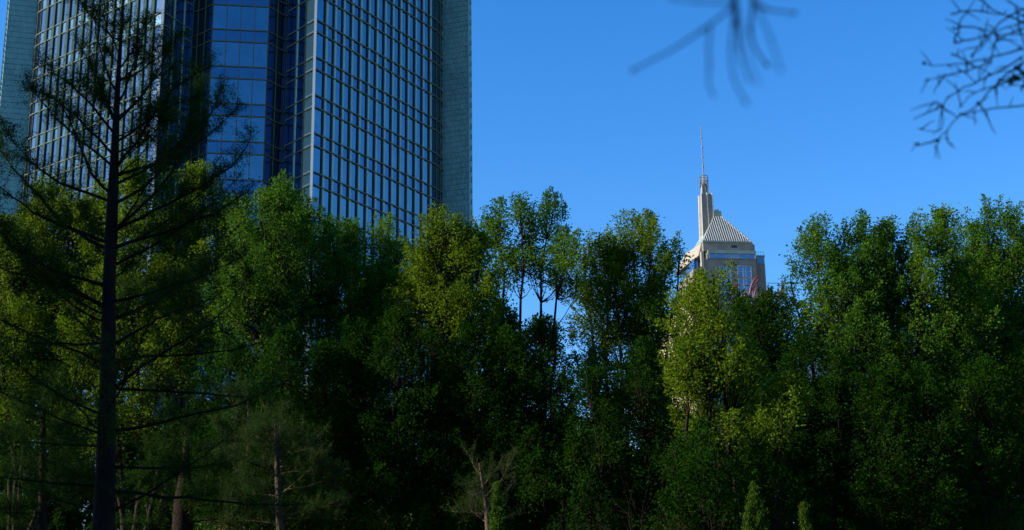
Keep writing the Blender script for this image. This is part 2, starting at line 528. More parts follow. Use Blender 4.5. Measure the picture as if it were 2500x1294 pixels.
# wing set back on the right, and on the left
zr1 = on2(1868, 622, 5)[1]; zr0 = on2(1868, 645, 5)[1]
ur0 = on2(1844, 640, 5)[0]; ur1 = on2(1867, 640, 5)[0]; ur2 = on2(1871, 700, 5)[0]
b = MB(); b2(b, ur0 - 2, ur2, 5, DP, 0, zr0); b2(b, ur0 - 2, ur1, 5.2, DP - 1, zr0, zr1 - .6); b.build('side_wing', M['granite'], st)
f = MB()
for j in range(6): q = ur0 + .9 + (ur1 - ur0 - 1) * j / 5; b2(f, q - .06, q + .06, 4.95, 5.15, zr0 + .1, zr1 - .65)
fo = f.build('window', M['copper'], st)
gq = MB(); b2(gq, ur0 + .6, ur1 - .05, 5.05, 5.19, zr0 + .1, zr1 - .65); gq.build('pane', M['officeglass'], fo)
b = MB(); b2(b, ur0 - 2, ur1 + .15, 4.9, DP - .8, zr1 - .6, zr1 - .2)
b.build('cornice', M['copper'], st)
b = MB()
for j in range(5): q = ur0 - .5 + (ur1 - ur0 + .3) * j / 4; b.tube([loc2(q, 5, zr1 - .2), loc2(q, 5, zr1 + .8)], .04, 4)
b.tube([loc2(ur0 - .5, 5, zr1 + .8), loc2(ur1 - .2, 5, zr1 + .8)], .04, 4)
b.build('railing', M['steel'], st)
ulf = on2(1688, 660, 6)[0]
b = MB(); b2(b, ulf, ubl, 4, DP + 6, 0, z1 - 4.2); b.build('side_wing', M['granite'], st)
b = MB(); b2(b, ulf + .4, ubl - .5, 4.3, DP + 2, z1 - 4.19, z1 - 1.2)
b.build('side_window', M['officeglass'], st)
# fluted pier, neck, lantern cage and mast
vp = 9.0
def ring2(cu, cv, r, z, n=8): return [loc2(cu + r * math.cos(a), cv + r * math.sin(a), z) for a in np.arange(n) / n * 2 * math.pi + math.pi / n]
cu0, zp0 = on2(1725, 560, vp); cut, zpt = on2(1723.5, 477, vp)
wt, wb = 1.55, 1.85
def frust(mb, c0, w0, z0, c1, w1, z1_, v=vp, mi=0):
    mb.hexa([loc2(c0 - w0, v - w0, z0), loc2(c0 + w0, v - w0, z0), loc2(c0 + w0, v + w0, z0), loc2(c0 - w0, v + w0, z0),
             loc2(c1 - w1, v - w1, z1_), loc2(c1 + w1, v - w1, z1_), loc2(c1 + w1, v + w1, z1_), loc2(c1 - w1, v + w1, z1_)], mi)
cc = (cu0 + cut) / 2
b = MB(); frust(b, cc, wb, ZB - 4, cc, wt, zpt)
pier = b.build('fluted_pier', M['granite'], st)
b = MB()
for fx in (-1, .05, 1):
    b.tube([loc2(cc + fx * wb, vp - wb, ZB - 3), loc2(cc + fx * wt, vp - wt, zpt + .3)], .16, 4)
for fy in (1,):
    b.tube([loc2(cc - wb, vp + fy * wb, ZB - 3), loc2(cc - wt, vp + fy * wt, zpt + .3)], .22, 4)
b.build('flute', M['rib'], pier)
b = MB(); frust(b, cc, 2.0, ZB - 5, cc, 1.75, ZB + 4.2); b.build('pier_base', M['limestone'], st)
zn = on2(1721, 456, vp)[1]; zg = on2(1720, 431, vp)[1]; zm = on2(1714, 308, vp)[1]
b = MB(); frust(b, cc - .25, .95, zpt, cc - .25, .85, zn)
neck = b.build('neck', M['granite'], st)
b = MB()
for fx in (-1, 0.1, 1): b.tube([loc2(cc - .25 + fx * .9, vp - .95, zpt), loc2(cc - .25 + fx * .85, vp - .9, zn)], .15, 4)
b.build('flute', M['rib'], neck)
b = MB()
cl = cc - .25
for zz, rr in ((zn, 1.15), (zn + .35, 1.25), ((zn + zg) / 2, 1.15), (zg, 1.2)):
    r_ = ring2(cl, vp, rr, zz, 12); b.tube(r_ + [r_[0]], .1, 4)
for i in range(8):
    a = i / 8 * 2 * math.pi
    b.tube([loc2(cl + 1.2 * math.cos(a), vp + 1.2 * math.sin(a), zn), loc2(cl + 1.2 * math.cos(a), vp + 1.2 * math.sin(a), zg)], .09, 4)
for i in range(8):
    a = i / 8 * 2 * math.pi; a2 = a + .78
    b.tube([loc2(cl + 1.2 * math.cos(a), vp + 1.2 * math.sin(a), zn), loc2(cl + 1.2 * math.cos(a2), vp + 1.2 * math.sin(a2), (zn + zg) / 2)], .05, 4)
cage = b.build('lantern_cage', M['steel'], st)
b = MB(); b.tube([loc2(cl, vp, zn - .2), loc2(cl, vp, zn + .5), loc2(cl, vp, zn + 1.4), loc2(cl, vp, zg)], [.9, .6, .45, .3], 8)
b.build('lantern', M['steel'], cage)
b = MB(); b.tube([loc2(cl, vp, zg - .3), loc2(cl, vp, zm)], [.17, .10], 6)
for i in range(1, 5):
    z_ = zg + (zm - zg) * i / 5.2; b.tube([loc2(cl, vp, z_ - .25), loc2(cl, vp, z_ + .25)], .26, 6)
b.build('mast', M['steel'], st)

# ------------------------------------------------------------------ other buildings behind the trees
def block(name, label, cat, px0, px1, pytop, Y, depth, mat_, floors, cols, rot=0.0, group=None, base_mat=None):
    P = atY(px0, pytop, Y); Q = atY(px1, pytop, Y * (1 + rot)); H = P[2]
    P2, Q2 = P[:2], Q[:2]; t_ = Q2 - P2; L = np.linalg.norm(t_); t_ /= L; n_ = np.array([t_[1], -t_[0]])
    o = empty(name, (float(P2[0]), float(P2[1]), 0), label, cat, group)
    b = MB(); b.obox(P2, Q2, n_, -depth, 0, 0, H); b.build('wall', mat_, o)
    b = MB(); b.obox(P2 - t_ * .3, Q2 + t_ * .3, n_, -depth - .3, .3, H + .003, H + .7); b.build('cornice', M['concrete'], o)
    fh = H / floors
    for k in range(max(0, floors - 6), floors):
        for i in range(cols):
            c0 = P2 + t_ * (L * (i + .5) / cols - min(.9, L / cols * .3)); c1 = P2 + t_ * (L * (i + .5) / cols + min(.9, L / cols * .3))
            f = MB()
            f.obox(c0 - t_ * .1, c1 + t_ * .1, n_, .003, .12, k * fh + .8, k * fh + .95)
            f.obox(c0 - t_ * .1, c1 + t_ * .1, n_, .003, .08, (k + 1) * fh - .55, (k + 1) * fh - .42)
            f.obox(c0 - t_ * .1, c0, n_, .003, .08, k * fh + .951, (k + 1) * fh - .551); f.obox(c1, c1 + t_ * .1, n_, .003, .08, k * fh + .951, (k + 1) * fh - .551)
            fo = f.build('window', M['concrete'], o)
            q = MB(); q.obox(c0, c1, n_, -.02, .03, k * fh + .96, (k + 1) * fh - .56); q.build('pane', M['officeglass'], fo)
    return o, P2, Q2, n_, H
hotel, HP, HQ, hn, HH = block('hotel_building', 'buff brick hotel half hidden by trees below the red script sign', 'hotel', 1690, 1900, 742, 210, 22, M['brick'], 12, 6, .01)
block('office_building', 'pale concrete office block glimpsed through the broad crown at right', 'office building', 2040, 2620, 770, 150, 20, M['concrete'], 8, 12, 0)
block('low_building', 'low buff building seen in the gaps under the central trees', 'building', 1230, 1660, 1125, 112, 14, M['brick'], 4, 9, 0)
# added unseen slab left of the frame, shaped to shade the foreground cypress
sh = empty('unseen_shade_slab', (-52, 8, 0), 'tall concrete slab added unseen left of the park to shade the foreground', 'office building')
sh.name = 'added_shade_slab'
b = MB(); b.box(-66, -46, -34, 19.5, 0, 44); b.build('wall', M['concrete'], sh)
b = MB()
for k in range(10):
    b.box(-46, -45.9, -33, 18.5, k * 4.3 + 1.5, k * 4.3 + 3.4)
b.build('window', M['officeglass'], sh)

hb = empty('added_sky_block', (0, -52, 0), 'long brick block added unseen behind the viewer to cut the sky fill', 'building')  # added unseen block that holds sky light off the lower trees
b = MB(); b.box(-110, 110, -80, -52, 0, 34); b.build('wall', M['brick'], hb)
b = MB(); b.box(-111, 111, -81, -51, 34.003, 35); b.build('cornice', M['concrete'], hb)
# script sign on the hotel roof: tube letters in one running hand
def sgn(px, py): return atY(px, py, 208.0)
sign = empty('rooftop_sign', tuple(float(x) for x in sgn(1845, 742)), 'dark red cursive rooftop sign rising above the trees before the stone tower', 'sign')
strokes = {
 'C': [(1806, 700), (1800, 694), (1792, 700), (1786, 714), (1786, 728), (1794, 733), (1806, 727)],
 'o': [(1818, 716), (1811, 722), (1812, 731), (1819, 731), (1823, 723), (1818, 716)],
 'l': [(1824, 730), (1836, 706), (1850, 684), (1851, 677), (1845, 679), (1836, 694), (1831, 715), (1833, 730), (1838, 728)],
 'c': [(1854, 710), (1850, 704), (1844, 712), (1842, 724), (1847, 730), (1855, 725)],
 'o ': [(1865, 713), (1858, 719), (1859, 729), (1866, 729), (1870, 720), (1865, 713)],
 'r': [(1871, 729), (1875, 706), (1880, 712), (1885, 709), (1884, 722), (1888, 728)],
 'd': [(1902, 713), (1893, 716), (1890, 727), (1897, 730), (1904, 716), (1914, 690), (1906, 716), (1906, 730)]}
def smooth(p, n=5):
    p = np.array(p, float); out = []
    for i in range(len(p) - 1):
        p0 = p[max(i - 1, 0)]; p1 = p[i]; p2 = p[i + 1]; p3 = p[min(i + 2, len(p) - 1)]
        for k in range(n):
            t_ = k / n
            out.append(.5 * ((2 * p1) + (-p0 + p2) * t_ + (2 * p0 - 5 * p1 + 4 * p2 - p3) * t_ ** 2 + (-p0 + 3 * p1 - 3 * p2 + p3) * t_ ** 3))
    out.append(p[-1]); return np.array(out)
for k_, s_ in strokes.items():
    b = MB(); b.tube([sgn(x, y) for x, y in smooth(s_)], .15, 6); b.build('letter', M['redsign'], sign)
b = MB()
for x in (1795, 1835, 1870, 1900): b.tube([sgn(x, 745), sgn(x, 716)], .07, 4)
b.tube([sgn(1786, 736), sgn(1910, 736)], .07, 4)
b.build('support_frame', M['steel'], sign)
b = MB(); b.tube([atY(1872, 691, 209), atY(1950, 692, 209)], .05, 4)
b.build('stay_cable', M['steel'], sign)

# ------------------------------------------------------------------ foliage tools
def leaf_mesh(mb, pts, ln, wd, rng, mi=0, dirs=None, droop=0.0):
    """one folded rhombus per point"""
    N = len(pts)
    if dirs is None:
        d = rng.normal(size=(N, 3)); d[:, 2] -= droop
    else:
        d = dirs + rng.normal(size=(N, 3)) * .35
    d /= np.linalg.norm(d, axis=1, keepdims=True)
    r = rng.normal(size=(N, 3)); s = np.cross(d, r); s /= np.maximum(np.linalg.norm(s, axis=1, keepdims=True), 1e-6)
    nn = np.cross(d, s)
    l = ln * (.5 + .95 * rng.random((N, 1)) ** 1.4); w_ = wd * (.7 + .6 * rng.random((N, 1)))
    V = np.stack([pts, pts + d * l * .45 + s * w_ * .5 + nn * w_ * .12, pts + d * l, pts + d * l * .45 - s * w_ * .5 + nn * w_ * .12], 1).reshape(-1, 3)
    F = np.arange(4 * N).reshape(-1, 4)
    mb.quads(V, F, mi)

def bez(p0, p1, p2, n=8):
    t_ = np.linspace(0, 1, n)[:, None]
    return (1 - t_) ** 2 * p0 + 2 * t_ * (1 - t_) * p1 + t_ ** 2 * p2

def broadleaf(label, Y, base_px, lobes, leafmat, seed, group='ornamental pear trees in a row', dens=1.0, leaf=(.092, .055), spiky=1.0, trunk_r=.2, name='leafy_tree', zfork=3.2):
    """lobes: (px, py_top, half width px, py_bottom[, dens[, dY]])"""
    rg = np.random.default_rng(seed)
    bx = atY(base_px, 1000, Y)[0]
    o = empty(name, (float(bx), float(Y), 0), label, 'tree', group)
    tr = MB(); cr = MB()
    fork = np.array([bx, Y, zfork])
    tr.tube([(bx, Y, -.1), (bx + .05, Y, .3), (bx + rg.normal() * .1, Y, zfork * .6), fork], [trunk_r * 1.5, trunk_r * 1.1, trunk_r, trunk_r * .95], 10)
    P = []; Dr = []
    for lb in lobes:
        px, yt, hw, yb = lb[:4]; hw = hw * 1.16; dn = (lb[4] if len(lb) > 4 else 1.0) * dens; dy = lb[5] if len(lb) > 5 else rg.normal() * .6
        yy = Y + dy
        top = atY(px, yt, yy); bot = atY(px, yb, yy)
        rad = hw / FPX * math.hypot(yy, top[2]) * 1.0
        H = top[2] - bot[2]
        radY = max(rad, 1.0) * 1.05
        # limb
        mid = np.array([bot[0] * .6 + bx * .4, (yy + Y) / 2, max(zfork + .8, bot[2] * .75 + zfork * .25)])
        endp = bot * .18 + top * .82
        limb = bez(fork, mid * .5 + np.array([bot[0], yy, mid[2]]) * .5, endp, 12)
        limb[1:-1] += rg.normal(size=(10, 3)) * .05
        ph = rg.random(2) * 6.28; wv = np.linspace(0, 1, 12)
        limb[:, 0] += np.sin(wv * 7 + ph[0]) * .22 * np.sin(wv * math.pi); limb[:, 1] += np.sin(wv * 6 + ph[1]) * .22 * np.sin(wv * math.pi)
        lr = np.linspace(trunk_r * .55, .022, 12)
        tr.tube(limb, lr, 6)
        ns = int(max(8, dn * (rad * 1.7) * H * 21))
        t_ = rg.random(ns) ** .85
        prof = np.interp(t_, [0, .25, .6, .85, 1], [.9, 1.1, 1.0, .62, .2])
        # solitary protruding shoots give the outline its spikes
        ang = rg.random(ns) * 2 * math.pi; rr = np.sqrt(rg.random(ns)) * prof
        ox = np.cos(ang) * rr * rad; oy = np.sin(ang) * rr * radY
        ln = (.4 + .7 * rg.random(ns)) * (.8 + .2 * spiky)
        org = np.stack([bot[0] + (top[0] - bot[0]) * t_ + ox, yy + oy, bot[2] + (H - .92 * ln) * t_], 1)
        dd = np.stack([np.cos(ang) * rr * .55, np.sin(ang) * rr * .55, np.full(ns, 1.0)], 1) + rg.normal(size=(ns, 3)) * (np.where(t_ > .72, .16, .34)[:, None] * [1, 1, .6])
        dd /= np.linalg.norm(dd, axis=1, keepdims=True)
        for k in range(ns):
            nv = mnoise.noise(Vector(org[k] * .95)) + .5 * mnoise.noise(Vector(org[k] * 2.7))
            if nv < (-.12 if t_[k] > .25 else -.3) and rg.random() < .88: continue
            o_ = org[k]; e_ = o_ + dd[k] * ln[k]
            # twig from the limb to the shoot
            j = int(np.clip(np.argmin(np.abs(limb[:, 2] - (o_[2] - .45))), 0, 11))
            if np.linalg.norm(limb[j] - o_) < 2.6:
                tr.tube([limb[j], limb[j] * .45 + o_ * .55 + [0, 0, -.08], o_, e_ - dd[k] * .12], [lr[j] * .5 + .004, .014, .010, .004], 3)
            nl = int(112 * (.7 + .6 * rg.random()) * ln[k] / .8)
            s_ = rg.random(nl) ** .9
            wr = (.10 + .11 * rg.random()) * np.interp(s_, [0, .3, 1], [1.3, 1.1, .25])[:, None]
            q = rg.normal(size=(nl, 3)) * wr * [1, 1, .6]
            P.append(o_ + (e_ - o_) * s_[:, None] + q)
            Dr.append(q / .2 + dd[k] * .5)
    P = np.concatenate(P); Dr = np.concatenate(Dr)
    leaf_mesh(cr, P, leaf[0], leaf[1], rg, dirs=Dr * .8 + np.array([0, 0, -.15]))
    tr.build('trunk', M['bark'], o)
    cr.build('crown', leafmat, o)
    return o, len(P)

def conifer(label, Y, trunk, branches, seed, leafd=.32, group=None, extra=24, bark='cyp_bark', leafm='cyp_leaf', name='cypress_tree', tuft=1.0, wlen=.055, wwid=.017, yspread=.55, upper=0):
    """trunk: [(px,py,rpx)], branches: [[(px,py),...]]"""
    rg = np.random.default_rng(seed)
    s = Y / FPX * 1.04
    tp = np.array([atY(x, y, Y) for x, y, r in trunk]); trr = np.array([r * s for *_, r in trunk])
    tp = np.vstack([[tp[0][0], Y, -.1], [tp[0][0], Y, .5], tp]); trr = np.concatenate([[trr[0] * 1.5, trr[0] * 1.25], trr])
    o = empty(name, (float(tp[0][0]), float(Y), 0), label, 'tree', group)
    tz = tp[:, 2]
    tr = MB(); tr.tube(tp, trr, 12); tr.build('trunk', M[bark], o)
    cr = MB(); P = []; Dd = []
    def twig(mb, p0, d0, L, r0, depth):
        n = 6
        pts = [p0]; d = d0.copy()
        for i in range(n - 1):
            d = d + rg.normal(size=3) * .16 + np.array([0, 0, .05]); d /= np.linalg.norm(d)
            pts.append(pts[-1] + d * L / (n - 1))
        pts = np.array(pts)
        mb.tube(pts, np.linspace(r0, r0 * .35, n), 3 if depth else 4)
        if depth == 0:
            k = int(3 + L * 5)
            for j in range(k):
                t_ = .15 + .85 * rg.random(); i = int(t_ * (n - 1.01)); q = pts[i] + (pts[i + 1] - pts[i]) * (t_ * (n - 1) - i)
                dd = (pts[i + 1] - pts[i]); dd /= np.linalg.norm(dd)
                dd = dd * .45 + rg.normal(size=3) * .6; dd[2] += .1; dd /= np.linalg.norm(dd)
                twig(mb, q, dd, L * (.25 + .3 * rg.random()) + .08, r0 * .45, 1)
        m = int((90 if depth == 0 else 42) * L * leafd * 3.0)
        if m:
            t_ = rg.random(m); i = (t_ * (n - 1.001)).astype(int); f = (t_ * (n - 1) - i)[:, None]
            base = pts[i] + (pts[i + 1] - pts[i]) * f
            P.append(base + rg.normal(size=(m, 3)) * .035 * tuft)
            d_ = (pts[i + 1] - pts[i]); d_ = d_ / np.linalg.norm(d_, axis=1, keepdims=True)
            Dd.append(d_ * .5 + rg.normal(size=(m, 3)) * .6)
    allb = []
    for br in branches:
        q = [atY(x, y, Y) for x, y in br]
        L = np.linalg.norm(q[-1] - q[0])
        dy = (rg.random() * 2 - 1) * yspread * L
        q = np.array(q)
        # start exactly on the trunk
        z0 = q[0][2]; q[0] = [np.interp(z0, tz, tp[:, 0]), Y, z0]
        f = np.linspace(0, 1, len(q)); q[:, 1] += dy * f ** 1.1
        # keep the drawn line of the limb while it gains depth
        q[:, 0] *= (q[:, 1] / Y); q[:, 2] = CAM[2] + (q[:, 2] - CAM[2]) * (q[:, 1] / Y)
        allb.append((smooth(q, 4), min(.062, .009 * L + .010)))
    zlo, zhi = tz[2] + .2, tz[-1] - .3
    for k in range(extra + upper):
        z = zlo + (zhi - zlo) * (k + rg.random()) / extra if k < extra else tz[-1] * (.5 + .42 * rg.random())
        a = rg.random() * 2 * math.pi
        Lb = (1.0 + .34 * (tz[-1] - z)) * (.6 + .5 * rg.random()); Lb = min(Lb, 3.2)
        up_ = .55 + .55 * (z - zlo) / (zhi - zlo)
        x0 = np.interp(z, tz, tp[:, 0])
        d = np.array([math.cos(a), math.sin(a), up_]); d /= np.linalg.norm(d)
        p0 = np.array([x0, Y, z]); p2 = p0 + d * Lb; p1 = p0 + np.array([d[0], d[1], d[2] * .5]) * Lb * .5
        allb.append((bez(p0, p1, p2, 8), .0085 * Lb + .006))
    for q, r0 in allb:
        b = MB(); n = len(q)
        rad = .006 + (r0 - .006) * np.linspace(1, 0, n) ** 1.25
        q = q.copy(); q[1:] += rg.normal(size=(n - 1, 3)) * .012
        b.tube(q, rad, 6)
        seg = np.linalg.norm(np.diff(q, axis=0), axis=1); L = seg.sum()
        cum = np.concatenate([[0], np.cumsum(seg)]) / L
        for j in range(int(L * (15 if q[0][2] > tz[-1] * .5 else 8))):
            t_ = .14 + .86 * rg.random() ** .8
            p = np.array([np.interp(t_, cum, q[:, c]) for c in range(3)])
            i = min(np.searchsorted(cum, t_), n - 1); d = q[i] - q[max(i - 1, 0)]; d /= np.linalg.norm(d) + 1e-9
            side = np.cross(d, [0, 0, 1.0]); side /= np.linalg.norm(side) + 1e-6
            dd = d * (.15 + .4 * rg.random()) + side * rg.choice([-1, 1]) * (.2 + .5 * rg.random()) + np.array([0, 0, .3]) + rg.normal(size=3) * .42
            dd /= np.linalg.norm(dd)
            twig(b, p, dd, (.2 + .5 * rg.random()) * (1.1 - .5 * t_), .0045, 0)
        b.build('branch', M[bark], o)
    P = np.concatenate(P); Dd = np.concatenate(Dd)
    leaf_mesh(cr, P, wlen, wwid, rg, dirs=Dd)
    cr.build('crown', M[leafm], o)
    return o, len(P)

# ------------------------------------------------------------------ the row of pear trees
NL = 0
def T(*a, **k):
    global NL
    o, n = broadleaf(*a, **k); NL += n; return o

T('yellow green tree at the far left edge behind the cypress limbs', 47, 60,
  [(-60, 560, 80, 1050), (20, 520, 70, 1050), (110, 425, 60, 1000), (60, 480, 60, 950), (185, 450, 60, 950), (130, 640, 90, 1120, .8)], M['leaf_warm'], 11)
T('tall yellow green tree directly behind the big cypress trunk', 46, 350,
  [(255, 440, 60, 950), (330, 385, 55, 900), (420, 410, 60, 1000), (490, 385, 50, 900), (550, 470, 40, 900), (400, 620, 110, 1100, .8), (250, 650, 90, 1120, .8)], M['leaf_warm'], 12)
T('green tree with one pointed crest just left of the white tower corner', 45, 650,
  [(600, 470, 45, 900), (645, 460, 30, 800), (690, 425, 38, 850), (720, 470, 30, 800), (640, 540, 90, 1100, .9)], M['leaf_mid'], 13)
T('mid green tree in front of the foot of the skyscraper right facade', 47, 820,
  [(760, 482, 38, 800), (810, 520, 34, 800), (850, 530, 36, 850), (895, 520, 32, 850), (945, 518, 36, 850), (975, 545, 22, 800), (850, 620, 100, 1100, 1.), (930, 640, 60, 1000, 1.0)], M['leaf_mid'], 14)
T('rounded yellow green tree under the right edge of the skyscraper', 44, 1060,
  [(1075, 505, 48, 800), (1110, 540, 75, 850), (1135, 530, 45, 850), (1165, 565, 36, 850), (1035, 600, 40, 850), (1090, 600, 90, 1080, .9)], M['leaf_warm'], 15)
T('airy open tree with sky showing between its upright limbs', 46, 1290,
  [(1218, 485, 38, 740, .8), (1270, 476, 34, 700, .75), (1335, 465, 42, 720, .85), (1378, 550, 28, 780, .8), (1215, 730, 70, 1150, 1.5), (1320, 770, 60, 1150, 1.3)], M['leaf_mid'], 16)
T('tree with several slim upright crests between the airy tree and the stone tower', 48, 1530,
  [(1425, 565, 34, 740, .9), (1475, 560, 32, 780, .9), (1540, 500, 32, 850, 1.), (1585, 515, 24, 850), (1625, 555, 20, 820, .8), (1660, 585, 12, 720, .5), (1500, 600, 75, 1000, 1.1), (1600, 640, 60, 1000, 1.1), (1450, 820, 36, 1050, .9), (1570, 860, 60, 1100, 1.2)], M['leaf_warm'], 17)
T('bright yellow green tree standing in front of the stone tower body', 38.5, 1740,
  [(1700, 668, 40, 860, 1.1), (1742, 640, 26, 800, 1.1), (1668, 820, 34, 990, 1.3, -.8), (1710, 790, 34, 1010, 1.3, -.9), (1768, 765, 28, 960, 1.3, -.9), (1815, 830, 32, 1000, 1.1, -.5), (1740, 880, 60, 1100, 1.1), (1860, 1000, 34, 1110, 1., -.7), (1915, 915, 24, 1110, 1.5, -1.), (1765, 1010, 24, 1090, 1., -.8)], M['leaf_warm'], 18)
T('dark green tree just right of the stone tower under the red sign', 45, 1850,
  [(1790, 696, 34, 900), (1838, 716, 34, 950), (1880, 700, 26, 950), (1915, 712, 34, 950), (1860, 780, 90, 1130, .9)], M['leaf_shade'], 19)
T('broad leafy tree filling the right side of the view', 45, 2220,
  [(1930, 650, 20, 850, .55), (1990, 525, 34, 850, .9), (2045, 545, 40, 900), (2100, 515, 42, 900), (2160, 530, 42, 950), (2235, 515, 42, 950), (2300, 505, 44, 950), (2060, 620, 110, 1130, .8), (2200, 610, 120, 1130, .8), (2330, 640, 110, 1120, .8)], M['leaf_mid'], 20, trunk_r=.26)
T('tall leafy tree at the far right edge of the row', 47, 2450,
  [(2360, 500, 40, 950), (2410, 478, 40, 950), (2460, 495, 42, 950), (2510, 545, 44, 1000), (2440, 600, 110, 1120, .8), (2590, 620, 60, 1050)], M['leaf_mid'], 21)
# shade-tinted lower trees in front of and behind the row
G2 = 'dark understorey trees below the row'
T('low dark tree left of centre below the pointed crest', 42, 700, [(560, 820, 70, 1340, .8), (690, 800, 80, 1340, .9), (790, 830, 60, 1340, .9)], M['leaf_shade'], 31, group=G2)
T('low dark tree in the middle left below the skyscraper', 42, 950, [(880, 780, 70, 1340, 1.), (970, 760, 70, 1340, 1.), (1060, 800, 60, 1340, 1.)], M['leaf_shade'], 32, group=G2)
T('low dark tree under the airy open tree', 42, 1230, [(1150, 780, 60, 1340, 1.), (1240, 800, 60, 1340, 1.), (1330, 850, 55, 1340, .8)], M['leaf_shade'], 33, group=G2)
T('low dark tree under the slim upright crests', 41, 1530, [(1440, 880, 50, 1340, .7), (1560, 830, 60, 1340, .9), (1630, 900, 60, 1340, .9)], M['leaf_shade'], 34, group=G2)
T('low dark tree under the tree with the red sign', 42, 1930, [(1860, 900, 60, 1340, .9), (1960, 800, 60, 1340, .9), (2050, 850, 60, 1340, .9)], M['leaf_shade'], 35, group=G2)
T('low dark tree under the broad leafy tree at right', 42, 2300, [(2150, 880, 70, 1340, .9), (2270, 880, 70, 1340, .9), (2400, 860, 80, 1340, .9), (2510, 850, 60, 1340, .9)], M['leaf_shade'], 36, group=G2)
T('low dark tree below the bright yellow green tree', 37, 1720, [(1640, 1030, 46, 1360, .9), (1720, 1020, 50, 1360, 1.1), (1810, 1060, 46, 1360, .9), (1900, 1120, 40, 1360, .8)], M['leaf_shade'], 37, group=G2)
T('low dark tree low between the slim spire and the slim upright crests', 41, 1380, [(1300, 1040, 50, 1250, .8), (1390, 1000, 50, 1170, .7), (1480, 1050, 40, 1180, .7)], M['leaf_shade'], 38, group=G2)
G3 = 'trees across the street behind the row'
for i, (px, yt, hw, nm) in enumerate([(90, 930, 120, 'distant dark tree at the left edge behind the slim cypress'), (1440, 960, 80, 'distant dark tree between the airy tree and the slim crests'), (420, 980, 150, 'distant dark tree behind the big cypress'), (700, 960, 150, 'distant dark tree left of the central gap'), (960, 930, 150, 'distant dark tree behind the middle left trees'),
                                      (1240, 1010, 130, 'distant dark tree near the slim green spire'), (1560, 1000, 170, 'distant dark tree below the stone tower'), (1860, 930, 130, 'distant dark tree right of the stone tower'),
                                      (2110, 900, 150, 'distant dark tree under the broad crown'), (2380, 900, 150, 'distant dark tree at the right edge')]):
    T(nm, 66, px, [(px - hw * .55, yt + 30, hw * .6, 1420, .8), (px + hw * .55, yt, hw * .6, 1420, .8)], M['leaf_shade'], 50 + i, group=G3, leaf=(.17, .11), dens=1.0)
# ------------------------------------------------------------------ cypresses
BR = [
 [(277, 416), (346, 327), (420, 223), (465, 190), (515, 160)], [(282, 430), (361, 403), (445, 371), (520, 320), (585, 255)],
 [(277, 564), (336, 515), (411, 430), (460, 366), (510, 290), (540, 215)], [(277, 570), (346, 529), (475, 465), (564, 406), (604, 356), (612, 320)],
 [(282, 604), (396, 569), (470, 539), (544, 510), (610, 465)], [(280, 741), (354, 716), (430, 696), (505, 670), (610, 615)],
 [(283, 847), (354, 797), (409, 766), (505, 736), (600, 670)], [(278, 958), (328, 908), (404, 857), (480, 812), (556, 746), (620, 650)],
 [(288, 888), (354, 872), (455, 867), (606, 847), (690, 790)], [(283, 1054), (354, 1039), (455, 1014), (556, 994), (647, 958), (728, 913)],
 [(283, 948), (455, 958), (606, 968), (660, 950)], [(278, 1196), (455, 1216), (606, 1231), (758, 1231)], [(278, 1140), (400, 1142), (505, 1138), (570, 1120)],
 [(267, 411), (188, 336), (120, 270), (70, 200)], [(272, 307), (252, 223), (215, 150), (183, 90)], [(262, 485), (223, 420), (188, 336), (150, 250), (130, 160)],
 [(250, 495), (148, 445), (89, 406), (35, 345), (0, 290)], [(240, 614), (163, 554), (84, 465), (20, 396), (-20, 330), (-40, 270)],
 [(240, 594), (124, 539), (64, 505), (0, 455), (-60, 395)], [(248, 700), (160, 670), (74, 634), (0, 569), (-50, 520)],
 [(247, 756), (177, 711), (91, 680), (0, 655), (-70, 620)], [(247, 898), (202, 862), (101, 827), (0, 781), (-60, 740)],
 [(247, 837), (170, 838), (101, 837), (0, 822), (-50, 800)], [(243, 1064), (152, 1024), (76, 989), (0, 953)], [(243, 1070), (192, 994), (182, 933), (190, 880)],
 [(237, 1090), (120, 1083), (0, 1080)], [(232, 1186), (101, 1176), (0, 1165), (-60, 1150)], [(235, 1250), (120, 1215), (20, 1180)],
 [(287, 260), (320, 180), (345, 110), (360, 50)], [(286, 300), (340, 240), (400, 150), (430, 100)], [(288, 230), (255, 160), (235, 80), (228, 20)],
 [(284, 350), (370, 290), (440, 250), (500, 240)], [(290, 170), (330, 110), (372, 40)], [(292, 130), (262, 70), (250, 10)],
 [(284, 330), (210, 240), (150, 190), (100, 160)], [(280, 380), (190, 290), (110, 230), (40, 220)], [(290, 200), (350, 150), (400, 90)],
 [(278, 500), (370, 440), (450, 330), (480, 250), (490, 180)], [(286, 290), (330, 250), (380, 190), (470, 150)]]
o, n1 = conifer('big dark bald cypress with long rising limbs filling the left foreground', 27.5,
        [(252, 1300, 28), (258, 1150, 24), (262, 1000, 21), (264, 850, 18), (266, 700, 16), (272, 560, 15.5), (277, 450, 13), (281, 350, 10), (287, 220, 7), (294, 110, 4.5), (300, 20, 2.5), (303, -60, 1.2)],
        BR, 71, group='bald cypresses', extra=16, leafd=.30, upper=12)
def simple_br(px, y0, y1, w, n, seed):
    rg = random.Random(seed); out = []
    for i in range(n):
        y = y0 + (y1 - y0) * (i + rg.random()) / n
        f = (y - y1) / (y0 - y1 + 1e-6)
        s = rg.choice([-1, 1]); L = w * (.35 + .65 * f) * (.7 + .5 * rg.random())
        out.append([(px, y), (px + s * L * .5, y - L * .08 * rg.random()), (px + s * L, y - L * .3 * rg.random())])
    return out
o, n2 = conifer('slim cypress with a dark straight trunk at the lower left', 34, [(104, 1300, 11), (104, 1150, 9), (106, 1040, 6), (108, 960, 3)],
        simple_br(104, 1290, 990, 170, 20, 1), 72, group='bald cypresses', extra=14)
